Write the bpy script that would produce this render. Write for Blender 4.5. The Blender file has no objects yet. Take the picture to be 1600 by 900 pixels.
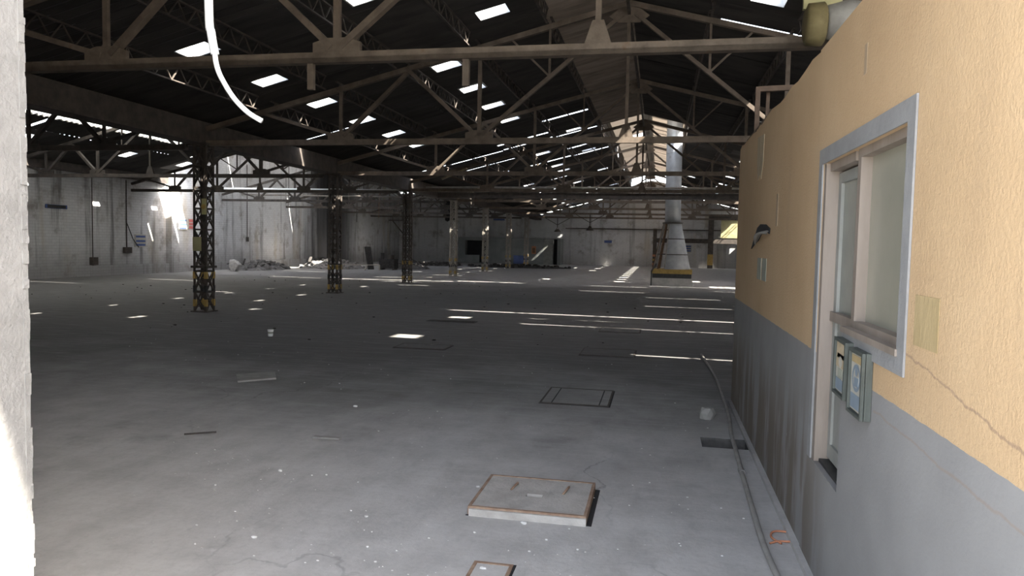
import bpy, math, random
from mathutils import Vector, Matrix
random.seed(7)
scene = bpy.context.scene
col = scene.collection

# ------------------------------------------------------------------ camera
cam_d = bpy.data.cameras.new('camera'); cam = bpy.data.objects.new('camera', cam_d); col.objects.link(cam)
cam_d.sensor_width = 36; cam_d.lens = 1150 / 1600 * 36; cam_d.clip_start = 0.05; cam_d.clip_end = 400
r = Vector((0.980436, 0.195825, 0.019961)); u = Vector((-0.031202, 0.05449, 0.998027)); f = Vector((-0.194351, 0.979124, -0.059534))
cam.matrix_world = Matrix(((r.x, u.x, -f.x, 0), (r.y, u.y, -f.y, 0), (r.z, u.z, -f.z, 1.6), (0, 0, 0, 1)))
scene.camera = cam
# ------------------------------------------------------------------ sky, sun, exposure
SUN_TO = Vector((0.98, -0.31, 1.0)).normalized()          # towards the sun
w = bpy.data.worlds.new('world'); scene.world = w; w.use_nodes = True
nt = w.node_tree; nt.nodes.clear()
sky = nt.nodes.new('ShaderNodeTexSky'); sky.sky_type = 'NISHITA'; sky.sun_disc = False
sky.sun_elevation = math.asin(SUN_TO.z); sky.sun_rotation = math.atan2(SUN_TO.x, SUN_TO.y)
sky.dust_density = 3.0; sky.air_density = 1.0
bg = nt.nodes.new('ShaderNodeBackground'); bg.inputs['Strength'].default_value = 0.22
out = nt.nodes.new('ShaderNodeOutputWorld')
hs_ = nt.nodes.new('ShaderNodeHueSaturation'); hs_.inputs['Saturation'].default_value = .5
nt.links.new(sky.outputs[0], hs_.inputs['Color']); nt.links.new(hs_.outputs[0], bg.inputs[0]); nt.links.new(bg.outputs[0], out.inputs[0])
sd = bpy.data.lights.new('sun', 'SUN'); sd.energy = 5.0; sd.angle = math.radians(0.6); sd.color = (1.0, 0.93, 0.82)
so = bpy.data.objects.new('sun', sd); col.objects.link(so)
so.rotation_euler = SUN_TO.to_track_quat('Z', 'Y').to_euler()
vs = scene.view_settings
vs.view_transform = 'Standard'; vs.look = 'None'; vs.gamma = 1; vs.use_curve_mapping = False; vs.exposure = 3.1

# ------------------------------------------------------------------ mesh helpers
class MB:
    def __init__(s): s.v = []; s.f = []
    def poly(s, vs, fs):
        o = len(s.v); s.v += [tuple(p) for p in vs]; s.f += [tuple(i + o for i in q) for q in fs]; return s
    def box(s, a, b):
        x0, y0, z0 = a; x1, y1, z1 = b
        return s.poly([(x0,y0,z0),(x1,y0,z0),(x1,y1,z0),(x0,y1,z0),(x0,y0,z1),(x1,y0,z1),(x1,y1,z1),(x0,y1,z1)],
                      [(0,3,2,1),(4,5,6,7),(0,1,5,4),(1,2,6,5),(2,3,7,6),(3,0,4,7)])
    def bar(s, p, q, w, h=None, up=(0,0,1)):
        h = h or w; p = Vector(p); q = Vector(q); d = (q - p).normalized(); up = Vector(up)
        if abs(d.dot(up)) > .98: up = Vector((0,1,0)) if abs(d.y) < .9 else Vector((1,0,0))
        a = d.cross(up).normalized() * w / 2; b = a.cross(d).normalized() * h / 2
        return s.poly([p-a-b, p+a-b, p+a+b, p-a+b, q-a-b, q+a-b, q+a+b, q-a+b],
                      [(0,3,2,1),(4,5,6,7),(0,1,5,4),(1,2,6,5),(2,3,7,6),(3,0,4,7)])
    def angle(s, p, q, w, t=.012, up=(0,0,1), sx=1, sy=1):
        # L section: two thin flanges
        p = Vector(p); q = Vector(q); d = (q-p).normalized(); up = Vector(up)
        if abs(d.dot(up)) > .98: up = Vector((0,1,0))
        a = d.cross(up).normalized() * sx; b = a.cross(d).normalized() * sy * sx
        for (m, n, wm, wn) in ((a, b, w, t), (a, b, t, w)):
            c0 = p; c1 = q
            vs_ = []
            for c in (c0, c1):
                vs_ += [c, c + m*wm, c + m*wm + n*wn, c + n*wn]
            s.poly(vs_, [(0,3,2,1),(4,5,6,7),(0,1,5,4),(1,2,6,5),(2,3,7,6),(3,0,4,7)])
        return s
    def tube(s, pts, rad, n=8, cap=True):
        pts = [Vector(p) for p in pts]; rads = rad if isinstance(rad, (list, tuple)) else [rad]*len(pts)
        o = len(s.v); prev = None
        for i, p in enumerate(pts):
            d = (pts[min(i+1, len(pts)-1)] - pts[max(i-1, 0)]).normalized()
            ref = prev if prev is not None else (Vector((0,0,1)) if abs(d.z) < .9 else Vector((1,0,0)))
            a = (ref - d*ref.dot(d)).normalized(); prev = a; b = d.cross(a)
            for k in range(n):
                t = 2*math.pi*k/n; s.v.append(tuple(p + (a*math.cos(t) + b*math.sin(t))*rads[i]))
        for i in range(len(pts)-1):
            for k in range(n):
                k2 = (k+1) % n
                s.f.append((o+i*n+k, o+i*n+k2, o+(i+1)*n+k2, o+(i+1)*n+k))
        if cap:
            s.f.append(tuple(o+k for k in range(n))[::-1]); s.f.append(tuple(o+(len(pts)-1)*n+k for k in range(n)))
        return s
    def prism(s, pts2, axis, a, b):
        # polygon pts2 extruded along axis from a to b
        def m(p, t):
            if axis == 'x': return (t, p[0], p[1])
            if axis == 'y': return (p[0], t, p[1])
            return (p[0], p[1], t)
        n = len(pts2)
        return s.poly([m(p, a) for p in pts2] + [m(p, b) for p in pts2],
                      [tuple(range(n))[::-1], tuple(range(n, 2*n))] + [(i, (i+1) % n, n+(i+1) % n, n+i) for i in range(n)])
    def rock(s, c, size, rnd, n=2):
        # irregular faceted lump
        pts = []; sx, sy, sz = size
        for j, (zz, rr) in enumerate(((-.5, .75), (.0, 1.0), (.38, .72))):
            for k in range(6):
                t = 2*math.pi*(k + .5*j)/6; q = rr*(1 + rnd.uniform(-.25, .25))*.5
                pts.append((c[0] + math.cos(t)*q*sx, c[1] + math.sin(t)*q*sy, c[2] + (zz + (rnd.uniform(-.1, .1) if j else 0))*sz))
        pts.append((c[0], c[1], c[2] + .5*sz))
        fs = [tuple(range(6))[::-1]]
        for j in (0, 6):
            for k in range(6): fs += [(j+k, j+(k+1) % 6, j+6+k), (j+(k+1) % 6, j+6+(k+1) % 6, j+6+k)]
        fs += [(12+k, 12+(k+1) % 6, 18) for k in range(6)]
        return s.poly(pts, fs)
    def mesh(s, name, mat=None, smooth=False):
        m = bpy.data.meshes.new(name); m.from_pydata(s.v, [], s.f); m.update()
        if mat: m.materials.append(mat)
        if smooth:
            for p in m.polygons: p.use_smooth = True
        return m
    def build(s, name, mat, parent=None, smooth=False, loc=None):
        return inst(s.mesh(name, mat, smooth), name, parent, loc)

def inst(mesh, name, parent=None, loc=None, rot=None):
    o = bpy.data.objects.new(name, mesh); col.objects.link(o)
    if parent: o.parent = parent
    if loc: o.location = loc
    if rot: o.rotation_euler = rot
    return o
def tag(o, label=None, cat=None, group=None, kind=None):
    if label: o['label'] = label
    if cat: o['category'] = cat
    if group: o['group'] = group
    if kind: o['kind'] = kind
    return o
def empty(name, loc=(0,0,0), label=None, cat=None, group=None, kind=None, rz=0):
    o = bpy.data.objects.new(name, None); col.objects.link(o); o.location = loc; o.rotation_euler = (0,0,rz)
    o.empty_display_size = .1
    return tag(o, label, cat, group, kind)
def copy_tree(o, parent=None):
    c = o.copy(); col.objects.link(c)
    if parent: c.parent = parent
    for ch in list(o.children): copy_tree(ch, c)
    return c
ORD = ['first','second','third','fourth','fifth','sixth','seventh','eighth','ninth','tenth']

# ------------------------------------------------------------------ materials
def new_mat(name):
    m = bpy.data.materials.new(name); m.use_nodes = True; n = m.node_tree; n.nodes.clear()
    o = n.nodes.new('ShaderNodeOutputMaterial'); b = n.nodes.new('ShaderNodeBsdfPrincipled'); n.links.new(b.outputs[0], o.inputs[0])
    return m, n, b
def N(n, t, **k):
    x = n.nodes.new(t)
    for a, v in k.items(): setattr(x, a, v)
    return x
def coord(n, world=False, scale=(1,1,1), loc=(0,0,0)):
    mp = N(n, 'ShaderNodeMapping'); mp.inputs['Scale'].default_value = scale; mp.inputs['Location'].default_value = loc
    if world: n.links.new(N(n, 'ShaderNodeNewGeometry').outputs['Position'], mp.inputs[0])
    else: n.links.new(N(n, 'ShaderNodeTexCoord').outputs['Object'], mp.inputs[0])
    return mp.outputs[0]
def noise(n, vec, scale, detail=6, rough=.6):
    x = N(n, 'ShaderNodeTexNoise'); x.inputs['Scale'].default_value = scale; x.inputs['Detail'].default_value = detail; x.inputs['Roughness'].default_value = rough
    n.links.new(vec, x.inputs['Vector']); return x.outputs['Fac']
def ramp(n, fac, stops):
    x = N(n, 'ShaderNodeValToRGB'); e = x.color_ramp.elements
    while len(e) < len(stops): e.new(.5)
    for i, (p, c) in enumerate(stops):
        e[i].position = p; e[i].color = tuple(c) + (1,) if len(c) == 3 else c
    n.links.new(fac, x.inputs[0]); return x.outputs[0]
def mix(n, fac, a, b, blend='MIX'):
    x = N(n, 'ShaderNodeMix', data_type='RGBA', blend_type=blend)
    for s, v in ((x.inputs[0], fac), (x.inputs[6], a), (x.inputs[7], b)):
        if hasattr(v, 'links') or hasattr(v, 'is_linked'): n.links.new(v, s)
        else: s.default_value = v if isinstance(v, (int, float)) else tuple(v) + (1,)
    return x.outputs[2]
def math_(n, op, a, b=0.0, c=0.0):
    x = N(n, 'ShaderNodeMath', operation=op)
    for s, v in zip(x.inputs, (a, b, c)):
        if hasattr(v, 'is_linked'): n.links.new(v, s)
        else: s.default_value = v
    return x.outputs[0]
def sstep(n, v, lo, hi):
    x = N(n, 'ShaderNodeMapRange', interpolation_type='SMOOTHSTEP'); x.inputs[1].default_value = lo; x.inputs[2].default_value = hi
    n.links.new(v, x.inputs[0]); return x.outputs[0]
def bump(n, b, h, strength, dist=.02):
    x = N(n, 'ShaderNodeBump'); x.inputs['Strength'].default_value = strength; x.inputs['Distance'].default_value = dist
    n.links.new(h, x.inputs['Height']); n.links.new(x.outputs[0], b.inputs['Normal'])
def simple(name, c1, c2, scale=6, rough=.8, bmp=.3, metal=0, world=False, stretch=(1,1,1), c3=None):
    m, n, b = new_mat(name); v = coord(n, world, stretch); f1 = noise(n, v, scale)
    st = [(.3, c1), (.62, c2)] + ([(.75, c3)] if c3 else [])
    n.links.new(ramp(n, f1, st), b.inputs['Base Color']); b.inputs['Roughness'].default_value = rough; b.inputs['Metallic'].default_value = metal
    if bmp: bump(n, b, noise(n, v, scale*6), bmp, .01)
    return m
M = {}
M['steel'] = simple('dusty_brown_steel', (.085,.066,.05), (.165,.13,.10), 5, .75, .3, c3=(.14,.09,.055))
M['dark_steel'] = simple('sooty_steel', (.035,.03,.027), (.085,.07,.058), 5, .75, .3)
M['grey_steel'] = simple('pale_grey_steel', (.22,.20,.175), (.36,.33,.29), 5, .7, .3, c3=(.2,.11,.06))
M['frame_rust'] = simple('dark_rust', (.07,.045,.03), (.12,.08,.055), 9, .85, .4)
M['drum'] = simple('dusty_olive_yellow', (.13,.105,.045), (.21,.17,.08), 7, .8, .3)
M['rim'] = simple('rusty_rim', (.20,.12,.08), (.34,.24,.17), 14, .85, .4)
M['rust'] = simple('rusty_steel', (.11,.06,.035), (.20,.115,.065), 9, .85, .5)
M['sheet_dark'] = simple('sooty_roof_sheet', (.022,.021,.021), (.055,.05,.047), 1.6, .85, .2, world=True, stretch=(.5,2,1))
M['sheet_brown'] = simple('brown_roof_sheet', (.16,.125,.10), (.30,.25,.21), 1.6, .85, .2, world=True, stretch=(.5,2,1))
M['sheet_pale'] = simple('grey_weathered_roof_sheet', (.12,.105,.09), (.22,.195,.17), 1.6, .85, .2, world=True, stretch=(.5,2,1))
M['curb'] = simple('white_skylight_curb', (.42,.43,.44), (.55,.56,.56), 4, .5, .1)
M['yellow'] = simple('worn_yellow_paint', (.30,.20,.06), (.46,.31,.09), 8, .7, .2, c3=(.14,.10,.06))
M['black'] = simple('black_paint', (.02,.02,.02), (.04,.04,.04), 8, .6, .2)
M['galv'] = simple('galvanised_pipe', (.46,.48,.50), (.62,.64,.66), 3, .45, .1, metal=.2, c3=(.4,.39,.37))
M['skirt'] = simple('dull_zinc_sheet', (.25,.26,.265), (.36,.37,.375), 3, .6, .1)
M['concrete_pale'] = simple('pale_concrete', (.34,.33,.31), (.48,.46,.43), 5, .9, .5)
M['cover'] = simple('dusty_concrete_cover', (.33,.31,.285), (.46,.44,.41), 7, .9, .5)
M['white'] = simple('white_plastic', (.78,.78,.76), (.88,.88,.86), 10, .4, .0)
M['grey_trim'] = simple('grey_trim_paint', (.22,.222,.225), (.28,.282,.285), 5, .7, .4)
M['frame_wood'] = simple('brown_grey_sash', (.20,.165,.135), (.28,.235,.20), 7, .6, .2, stretch=(1,1,.2))
M['door_paint'] = simple('grey_green_door_paint', (.21,.215,.20), (.29,.295,.275), 4, .6, .2)
M['pane'] = simple('dirty_frosted_pane', (.27,.265,.21), (.33,.32,.26), 2.5, .28, .05)
M['pane_green'] = simple('dirty_green_pane', (.17,.18,.155), (.23,.24,.21), 2.5, .25, .05)
M['booth'] = simple('grey_green_booth_paint', (.17,.185,.185), (.25,.265,.26), 1.2, .7, .1)
M['void'] = simple('painted_void', (.012,.012,.014), (.02,.02,.022), 3, .9, 0)
M['ash'] = simple('ash_and_rubble', (.07,.068,.066), (.24,.23,.22), 5, .95, 1.0)
M['pit'] = simple('shaded_pit_lining', (.05,.047,.044), (.11,.105,.10), 9, .95, .6)  # dark tone paints the pit's shade into its faces
M['char'] = simple('charred_wood', (.018,.017,.016), (.05,.045,.042), 10, .85, .6)
M['rubble_grey'] = simple('broken_plaster', (.28,.27,.26), (.5,.49,.47), 9, .9, .6)
M['chip'] = simple('white_plaster_chip', (.5,.49,.47), (.66,.65,.63), 9, .9, .4)
M['hose'] = simple('dusty_grey_hose', (.23,.22,.205), (.32,.31,.29), 8, .7, .2)
M['orange'] = simple('faded_orange_rope', (.40,.15,.08), (.55,.24,.13), 20, .8, .2)
M['tan'] = simple('tan_paper', (.36,.29,.19), (.46,.38,.26), 9, .8, .2)
M['olive_board'] = simple('olive_board', (.30,.28,.14), (.40,.37,.20), 3, .7, .1)
M['ochre'] = simple('ochre_patch', (.33,.25,.12), (.42,.32,.17), 8, .85, .3, stretch=(1,1,.3))
M['stain'] = simple('brown_stain', (.33,.25,.16), (.40,.30,.20), 9, .8, .1)
M['sign_green'] = simple('dull_green_frame', (.05,.058,.05), (.08,.09,.08), 8, .6, .2)
M['sign_white'] = simple('aged_white_sign', (.38,.36,.31), (.46,.44,.38), 6, .5, .05)
M['sign_blue'] = simple('faded_blue_print', (.17,.22,.27), (.22,.27,.32), 6, .5, 0)
M['sign_navy'] = simple('blue_print', (.05,.09,.25), (.08,.12,.30), 6, .6, 0)
M['sign_red'] = simple('red_print', (.45,.10,.10), (.52,.15,.14), 6, .6, 0)
M['sign_grey'] = simple('grey_green_notice', (.26,.27,.22), (.34,.35,.29), 9, .7, .1)
M['white_board'] = simple('white_painted_board', (.50,.51,.52), (.60,.61,.61), 2, .7, .1)

def translucent(name, c, amt):
    m, n, b = new_mat(name)
    t = N(n, 'ShaderNodeBsdfTranslucent'); t.inputs[0].default_value = tuple(c) + (1,)
    ms = N(n, 'ShaderNodeMixShader'); ms.inputs[0].default_value = amt
    b.inputs['Base Color'].default_value = (.6,.58,.52,1); b.inputs['Roughness'].default_value = .6
    n.links.new(b.outputs[0], ms.inputs[1]); n.links.new(t.outputs[0], ms.inputs[2])
    n.links.new(ms.outputs[0], [x for x in n.nodes if x.type == 'OUTPUT_MATERIAL'][0].inputs[0]); return m
M['clear_sheet'] = translucent('translucent_roof_sheet', (.6,.6,.56), .6)
M['brown_clear'] = translucent('brown_translucent_lantern_sheet', (.075,.06,.046), .5)
M['dirty_clear'] = translucent('dirty_translucent_sheet', (.10,.10,.10), .6)

def floor_mat():
    m, n, b = new_mat('concrete_floor'); v = coord(n, True)
    big = noise(n, v, .35, 5); mid = noise(n, coord(n, True, (1.6,1,1)), 2.2, 8, .65); fine = noise(n, v, 26, 8, .7)
    c = ramp(n, mid, [(.25, (.36,.35,.335)), (.55, (.47,.46,.445)), (.8, (.55,.54,.525))])
    sep = N(n, 'ShaderNodeSeparateXYZ'); n.links.new(N(n, 'ShaderNodeNewGeometry').outputs['Position'], sep.inputs[0])
    # soot over the burnt part; also paints in the light falling off deeper
    yy = math_(n, 'ADD', sep.outputs['Y'], math_(n, 'MULTIPLY', big, 9.0))
    soot = math_(n, 'MULTIPLY', sstep(n, yy, 8.5, 15.0), math_(n, 'SUBTRACT', 1.0, math_(n, 'MULTIPLY', sstep(n, yy, 24.0, 38.0), .6)))
    c = mix(n, math_(n, 'MULTIPLY', soot, .88), c, (.075,.072,.07))
    blot = sstep(n, noise(n, coord(n, True, (1,1,1), (3,7,0)), 1.1, 6, .6), .58, .72)
    c = mix(n, math_(n, 'MULTIPLY', blot, .35), c, (.12,.105,.095))
    dust = sstep(n, noise(n, coord(n, True, (1,1,1), (9,2,0)), 5.5, 9, .75), .60, .74)
    c = mix(n, math_(n, 'MULTIPLY', dust, .35), c, (.68,.68,.67))
    speck = sstep(n, noise(n, v, 75, 2, .5), .70, .76)
    c = mix(n, math_(n, 'MULTIPLY', speck, .5), c, (.62,.62,.6))
    scuff = noise(n, coord(n, True, (.35,3.0,1), (1,5,0)), 3.2, 9, .75)
    c = mix(n, math_(n, 'MULTIPLY', sstep(n, scuff, .45, .75), .4), c, mix(n, .5, c, (.66,.66,.65)))
    scr = noise(n, coord(n, True, (2.4,.5,1), (8,1,0)), 3.0, 9, .7)
    c = mix(n, math_(n, 'MULTIPLY', sstep(n, scr, .55, .75), .30), c, mix(n, .6, c, (.05,.05,.05)))
    c = mix(n, math_(n, 'MULTIPLY', sstep(n, fine, .45, .7), .22), c, mix(n, .5, c, (.08,.08,.08)))
    vo = N(n, 'ShaderNodeTexVoronoi', feature='DISTANCE_TO_EDGE'); vo.inputs['Scale'].default_value = .45
    wv = N(n, 'ShaderNodeVectorMath', operation='ADD'); nz = N(n, 'ShaderNodeTexNoise'); nz.inputs['Scale'].default_value = 1.3; nz.inputs['Detail'].default_value = 6
    n.links.new(v, nz.inputs['Vector']); n.links.new(v, wv.inputs[0]); n.links.new(nz.outputs['Color'], wv.inputs[1]); n.links.new(wv.outputs[0], vo.inputs['Vector'])
    ck = math_(n, 'SUBTRACT', 1.0, sstep(n, vo.outputs['Distance'], .001, .006))
    ck = math_(n, 'MULTIPLY', ck, sstep(n, big, .45, .6))
    c = mix(n, math_(n, 'MULTIPLY', ck, .45), c, (.12,.115,.11))
    n.links.new(c, b.inputs['Base Color']); b.inputs['Roughness'].default_value = .82
    bump(n, b, math_(n, 'ADD', math_(n, 'MULTIPLY', mid, .6), math_(n, 'MULTIPLY', fine, .5)), .35, .015)
    return m
M['floor'] = floor_mat()

def block_wall(name, axis, soot_y=None, dirt=1.0):
    m, n, b = new_mat(name)
    g = N(n, 'ShaderNodeNewGeometry'); sep = N(n, 'ShaderNodeSeparateXYZ'); n.links.new(g.outputs['Position'], sep.inputs[0])
    cb = N(n, 'ShaderNodeCombineXYZ'); n.links.new(sep.outputs[axis], cb.inputs[0]); n.links.new(sep.outputs['Z'], cb.inputs[1])
    br = N(n, 'ShaderNodeTexBrick'); br.inputs['Scale'].default_value = 1.0; br.inputs['Brick Width'].default_value = .28; br.inputs['Row Height'].default_value = .11
    br.inputs['Mortar Size'].default_value = .009; br.inputs['Mortar Smooth'].default_value = .4
    br.inputs['Color1'].default_value = (.62,.62,.62,1); br.inputs['Color2'].default_value = (.57,.57,.58,1); br.inputs['Mortar'].default_value = (.47,.47,.47,1)
    n.links.new(cb.outputs[0], br.inputs['Vector'])
    wear = noise(n, coord(n, True), 1.3, 8, .65)
    c = mix(n, sstep(n, wear, .5, .72), br.outputs['Color'], (.30,.28,.26))
    streak = noise(n, coord(n, True, (1.5,1.5,.10)), 1.6, 6, .6)
    c = mix(n, math_(n, 'MULTIPLY', sstep(n, streak, .52, .70), .75*dirt), c, (.10,.095,.09))
    ochre = noise(n, coord(n, True, (.7,.7,.12), (5,3,1)), 1.2, 3, .5)
    c = mix(n, math_(n, 'MULTIPLY', sstep(n, ochre, .6, .72), .45), c, (.42,.35,.24))
    low = math_(n, 'SUBTRACT', 1.0, sstep(n, math_(n, 'ADD', sep.outputs['Z'], math_(n, 'MULTIPLY', wear, 1.6)), .9, 2.2))
    c = mix(n, math_(n, 'MULTIPLY', low, .6*dirt), c, (.17,.16,.15))
    if soot_y:
        d = math_(n, 'ABSOLUTE', math_(n, 'SUBTRACT', math_(n, 'ADD', sep.outputs['Y'], math_(n, 'MULTIPLY', streak, 3.0)), soot_y))
        s = math_(n, 'SUBTRACT', 1.0, sstep(n, d, 1.6, 5.5))
        c = mix(n, math_(n, 'MULTIPLY', s, .93), c, (.02,.02,.022))
    n.links.new(c, b.inputs['Base Color']); b.inputs['Roughness'].default_value = .9
    bump(n, b, br.outputs['Fac'], -.5, .02)
    return m
M['wall_left'] = block_wall('whitewashed_block_left', 'Y', 48.6)
M['wall_back'] = block_wall('whitewashed_block_back', 'X', None, .6)

def cabin_mat():
    m, n, b = new_mat('yellow_stucco_grey_dado')
    g = N(n, 'ShaderNodeNewGeometry'); sep = N(n, 'ShaderNodeSeparateXYZ'); n.links.new(g.outputs['Position'], sep.inputs[0])
    v = coord(n, True); big = noise(n, v, 1.1, 5)
    yel = ramp(n, big, [(.3, (.47,.325,.185)), (.55, (.53,.375,.22)), (.75, (.57,.415,.255))])
    st = noise(n, coord(n, True, (1,2.2,.22)), 2.3, 6)
    yel = mix(n, math_(n, 'MULTIPLY', sstep(n, st, .55, .75), .35), yel, (.40,.29,.18))
    gry = ramp(n, noise(n, v, 2.0, 6), [(.3, (.215,.212,.212)), (.7, (.275,.272,.27))])
    brown = math_(n, 'MULTIPLY', sstep(n, noise(n, coord(n, True, (1,2.5,.5), (2,1,0)), 1.7, 6), .40, .56), math_(n, 'SUBTRACT', 1.0, sstep(n, sep.outputs['Z'], .35, 1.0)))
    brown = math_(n, 'MULTIPLY', brown, sstep(n, sep.outputs['Y'], 3.3, 4.2))
    gry = mix(n, math_(n, 'MULTIPLY', brown, .85), gry, (.13,.10,.072))
    chip = math_(n, 'MULTIPLY', sstep(n, noise(n, coord(n, True, (1,1,1), (4,4,4)), 9, 6, .7), .68, .73), sstep(n, sep.outputs['Y'], 3.0, 3.3))
    gry = mix(n, math_(n, 'MULTIPLY', chip, .5), gry, (.62,.61,.6))
    edge = math_(n, 'ADD', sep.outputs['Z'], math_(n, 'MULTIPLY', math_(n, 'SUBTRACT', noise(n, v, 9, 3), .5), .012))
    dado = math_(n, 'LESS_THAN', edge, 1.095)
    c = mix(n, dado, yel, gry)
    # long crack above the dado
    ln = math_(n, 'ADD', math_(n, 'SUBTRACT', sep.outputs['Z'], 1.295), math_(n, 'MULTIPLY', math_(n, 'SUBTRACT', 2.64, sep.outputs['Y']), .135))
    wob = math_(n, 'MULTIPLY', math_(n, 'SUBTRACT', noise(n, v, 7, 6), .5), .06)
    ck = math_(n, 'SUBTRACT', 1.0, sstep(n, math_(n, 'ABSOLUTE', math_(n, 'ADD', ln, wob)), .001, .006))
    ck = math_(n, 'MULTIPLY', ck, math_(n, 'LESS_THAN', sep.outputs['Y'], 2.78))
    ln2 = math_(n, 'ADD', math_(n, 'SUBTRACT', sep.outputs['Z'], 1.02), math_(n, 'MULTIPLY', math_(n, 'SUBTRACT', 2.64, sep.outputs['Y']), .02))
    ck2 = math_(n, 'SUBTRACT', 1.0, sstep(n, math_(n, 'ABSOLUTE', math_(n, 'ADD', ln2, math_(n, 'MULTIPLY', wob, .6))), .001, .007))
    ck2 = math_(n, 'MULTIPLY', math_(n, 'MULTIPLY', ck2, .6), math_(n, 'LESS_THAN', sep.outputs['Y'], 2.85))
    c = mix(n, math_(n, 'MULTIPLY', math_(n, 'MAXIMUM', ck, ck2), .6), c, (.25,.17,.12))
    n.links.new(c, b.inputs['Base Color']); b.inputs['Roughness'].default_value = .8
    h = math_(n, 'MULTIPLY', noise(n, v, 75, 4, .55), math_(n, 'SUBTRACT', 1.0, math_(n, 'MULTIPLY', dado, .75)))
    bump(n, b, h, .5, .008)
    return m
M['cabin'] = cabin_mat()
M['plaster'] = simple('rough_cement_render', (.135,.132,.126), (.18,.176,.168), 9, .9, .6, world=True)
M['ground'] = simple('sunlit_yard', (.34,.33,.31), (.44,.43,.40), 1.5, .9, .2, world=True)
M['soffit'] = simple('dull_canopy', (.25,.24,.22), (.32,.31,.29), 3, .9, .2, world=True)

# ------------------------------------------------------------------ structure
YB, XL, XR = 60.5, -22.0, 8.35
def struct(o, label): return tag(o, label, None, None, 'structure')
fb = MB()
PX0, PX1, PY0, PY1 = .39, .76, 6.04, 6.35
Y0 = 1.2
for (x0, x1, y0, y1) in ((XL-.4, PX0, Y0, YB+.4), (PX1, XR+.4, Y0, YB+.4), (PX0, PX1, Y0, PY0), (PX0, PX1, PY1, YB+.4)):
    fb.poly([(x0,y0,0),(x1,y0,0),(x1,y1,0),(x0,y1,0)], [(0,1,2,3)])
d = -.14
pit = MB().poly([(PX0,PY0,0),(PX1,PY0,0),(PX1,PY1,0),(PX0,PY1,0),(PX0,PY0,d),(PX1,PY0,d),(PX1,PY1,d),(PX0,PY1,d)],
        [(4,5,6,7),(0,4,5,1)[::-1],(1,5,6,2)[::-1],(2,6,7,3)[::-1],(3,7,4,0)[::-1]])
flo = fb.build('floor', M['floor']); pit.build('pit_lining', M['pit'], flo)
struct(flo, 'wide dusty grey concrete floor of the empty hall')
struct(MB().poly([(-60,-60,0),(60,-60,0),(60,Y0,0),(-60,Y0,0)], [(0,1,2,3)]).build('ground', M['ground']), 'sunlit concrete yard outside the hall gate')

wl = MB().box((XL-.3, 1.2, 0), (XL, 30.0, 4.05)); wl.box((XL-.3, 30.0, 0), (XL, 60.8, 6.1))
wlo = wl.build('wall_left', M['wall_left']); struct(wlo, 'whitewashed block wall on the left, stained with soot')
for y in (30.05, 46.6):
    MB().box((XL, y-.25, 0), (XL+.3, y+.25, 4.9 if y > 40 else 4.2)).build('pilaster', M['wall_left'], wlo)
MB().box((XL, 20.5, 0), (XL+.16, 46, .42)).build('plinth', M['wall_left'], wlo)
MB().box((XL-.02, 8, 4.0), (XL+.25, 29.7, 4.3)).build('ring_beam', M['dark_steel'], wlo)
prof = [(XL-.3,0),(XR+.3,0),(XR+.3,4.0),(7.4,4.3),(2.0,5.70),(1.0,5.95),(.99,6.45),(.2,6.75),(-.7,6.9),(-1.6,6.75),(-2.38,6.45),(-2.4,5.95),(-4.0,5.55),(-9.7,4.05),(-15.85,5.7),(XL-.3,5.75)]
wb = MB().prism([p for p in prof], 'y', YB, YB+.3).build('wall_back', M['wall_back']); struct(wb, 'far whitewashed block gable wall with rounded top')
struct(MB().box((XR, 1.2, 0), (XR+.3, YB, 4.1)).build('wall_right', M['wall_back']), 'right side wall of the hall behind the yellow cabin')
# front wall with the gate opening between the jamb and the cabin
wf = MB()
GT = 4.7                                   # head of the gate openings
wf.prism([(XL-.3,0),(-1.6,0),(-1.6,GT),(2.9,GT),(2.9,5.45),(-.69,6.4),(-9.8,4.1),(-15.85,5.75),(XL-.3,4.2)], 'y', .8, 1.62)
wf.box((2.9, .8, 2.62), (XR+.3, 1.62, 3.9))
wfo = wf.build('wall_front', M['plaster']); struct(wfo, 'rough pale cement gate jamb at the left edge')
# ragged arris of the jamb, where render has broken away
jb = MB(); rnd = random.Random(3); z = 0
while z < 3.25:
    hh = rnd.uniform(.012, .045); dx = rnd.uniform(.0, .004); jb.box((-1.606, 1.605, z), (-1.6+dx, 1.62+rnd.uniform(.0,.006), min(z+hh, 3.28))); z += hh
jb.build('render_edge', M['plaster'], wfo)
struct(MB().box((-6.0, .36, 4.9), (6.0, .8, 5.02)).build('canopy', M['soffit']), 'canopy slab over the gate outside the hall')

# cabin
cab = empty('wall_cabin', (0,0,0)); struct(cab, 'yellow stucco cabin wall with grey painted dado on the right')
XC = .78; T = .16
OY0, OYM, OY1, OZ0, OZW, OZ1 = 2.60, 3.33, 3.86, .56, 1.27, 2.02      # window 2.60-3.33 above 1.27, door 3.33-3.86 above .56
def panel(y0, y1, z0, z1, dx=0): return MB().box((XC+dx, y0, z0), (XC+T, y1, z1)).build('wall_panel', M['cabin'], cab)
p = MB()
p.box((XC,-.3,0),(XC+T,OY0,2.62)); p.box((XC,OY0,OZ1),(XC+T,4.06,2.62)); p.box((XC,OY0,0),(XC+T,OYM,OZW)); p.box((XC,OYM,0),(XC+T,OY1,OZ0)); p.box((XC,OY1,0),(XC+T,4.06,OZ1))
p.build('wall_panel', M['cabin'], cab)
rnd = random.Random(11)
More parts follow.
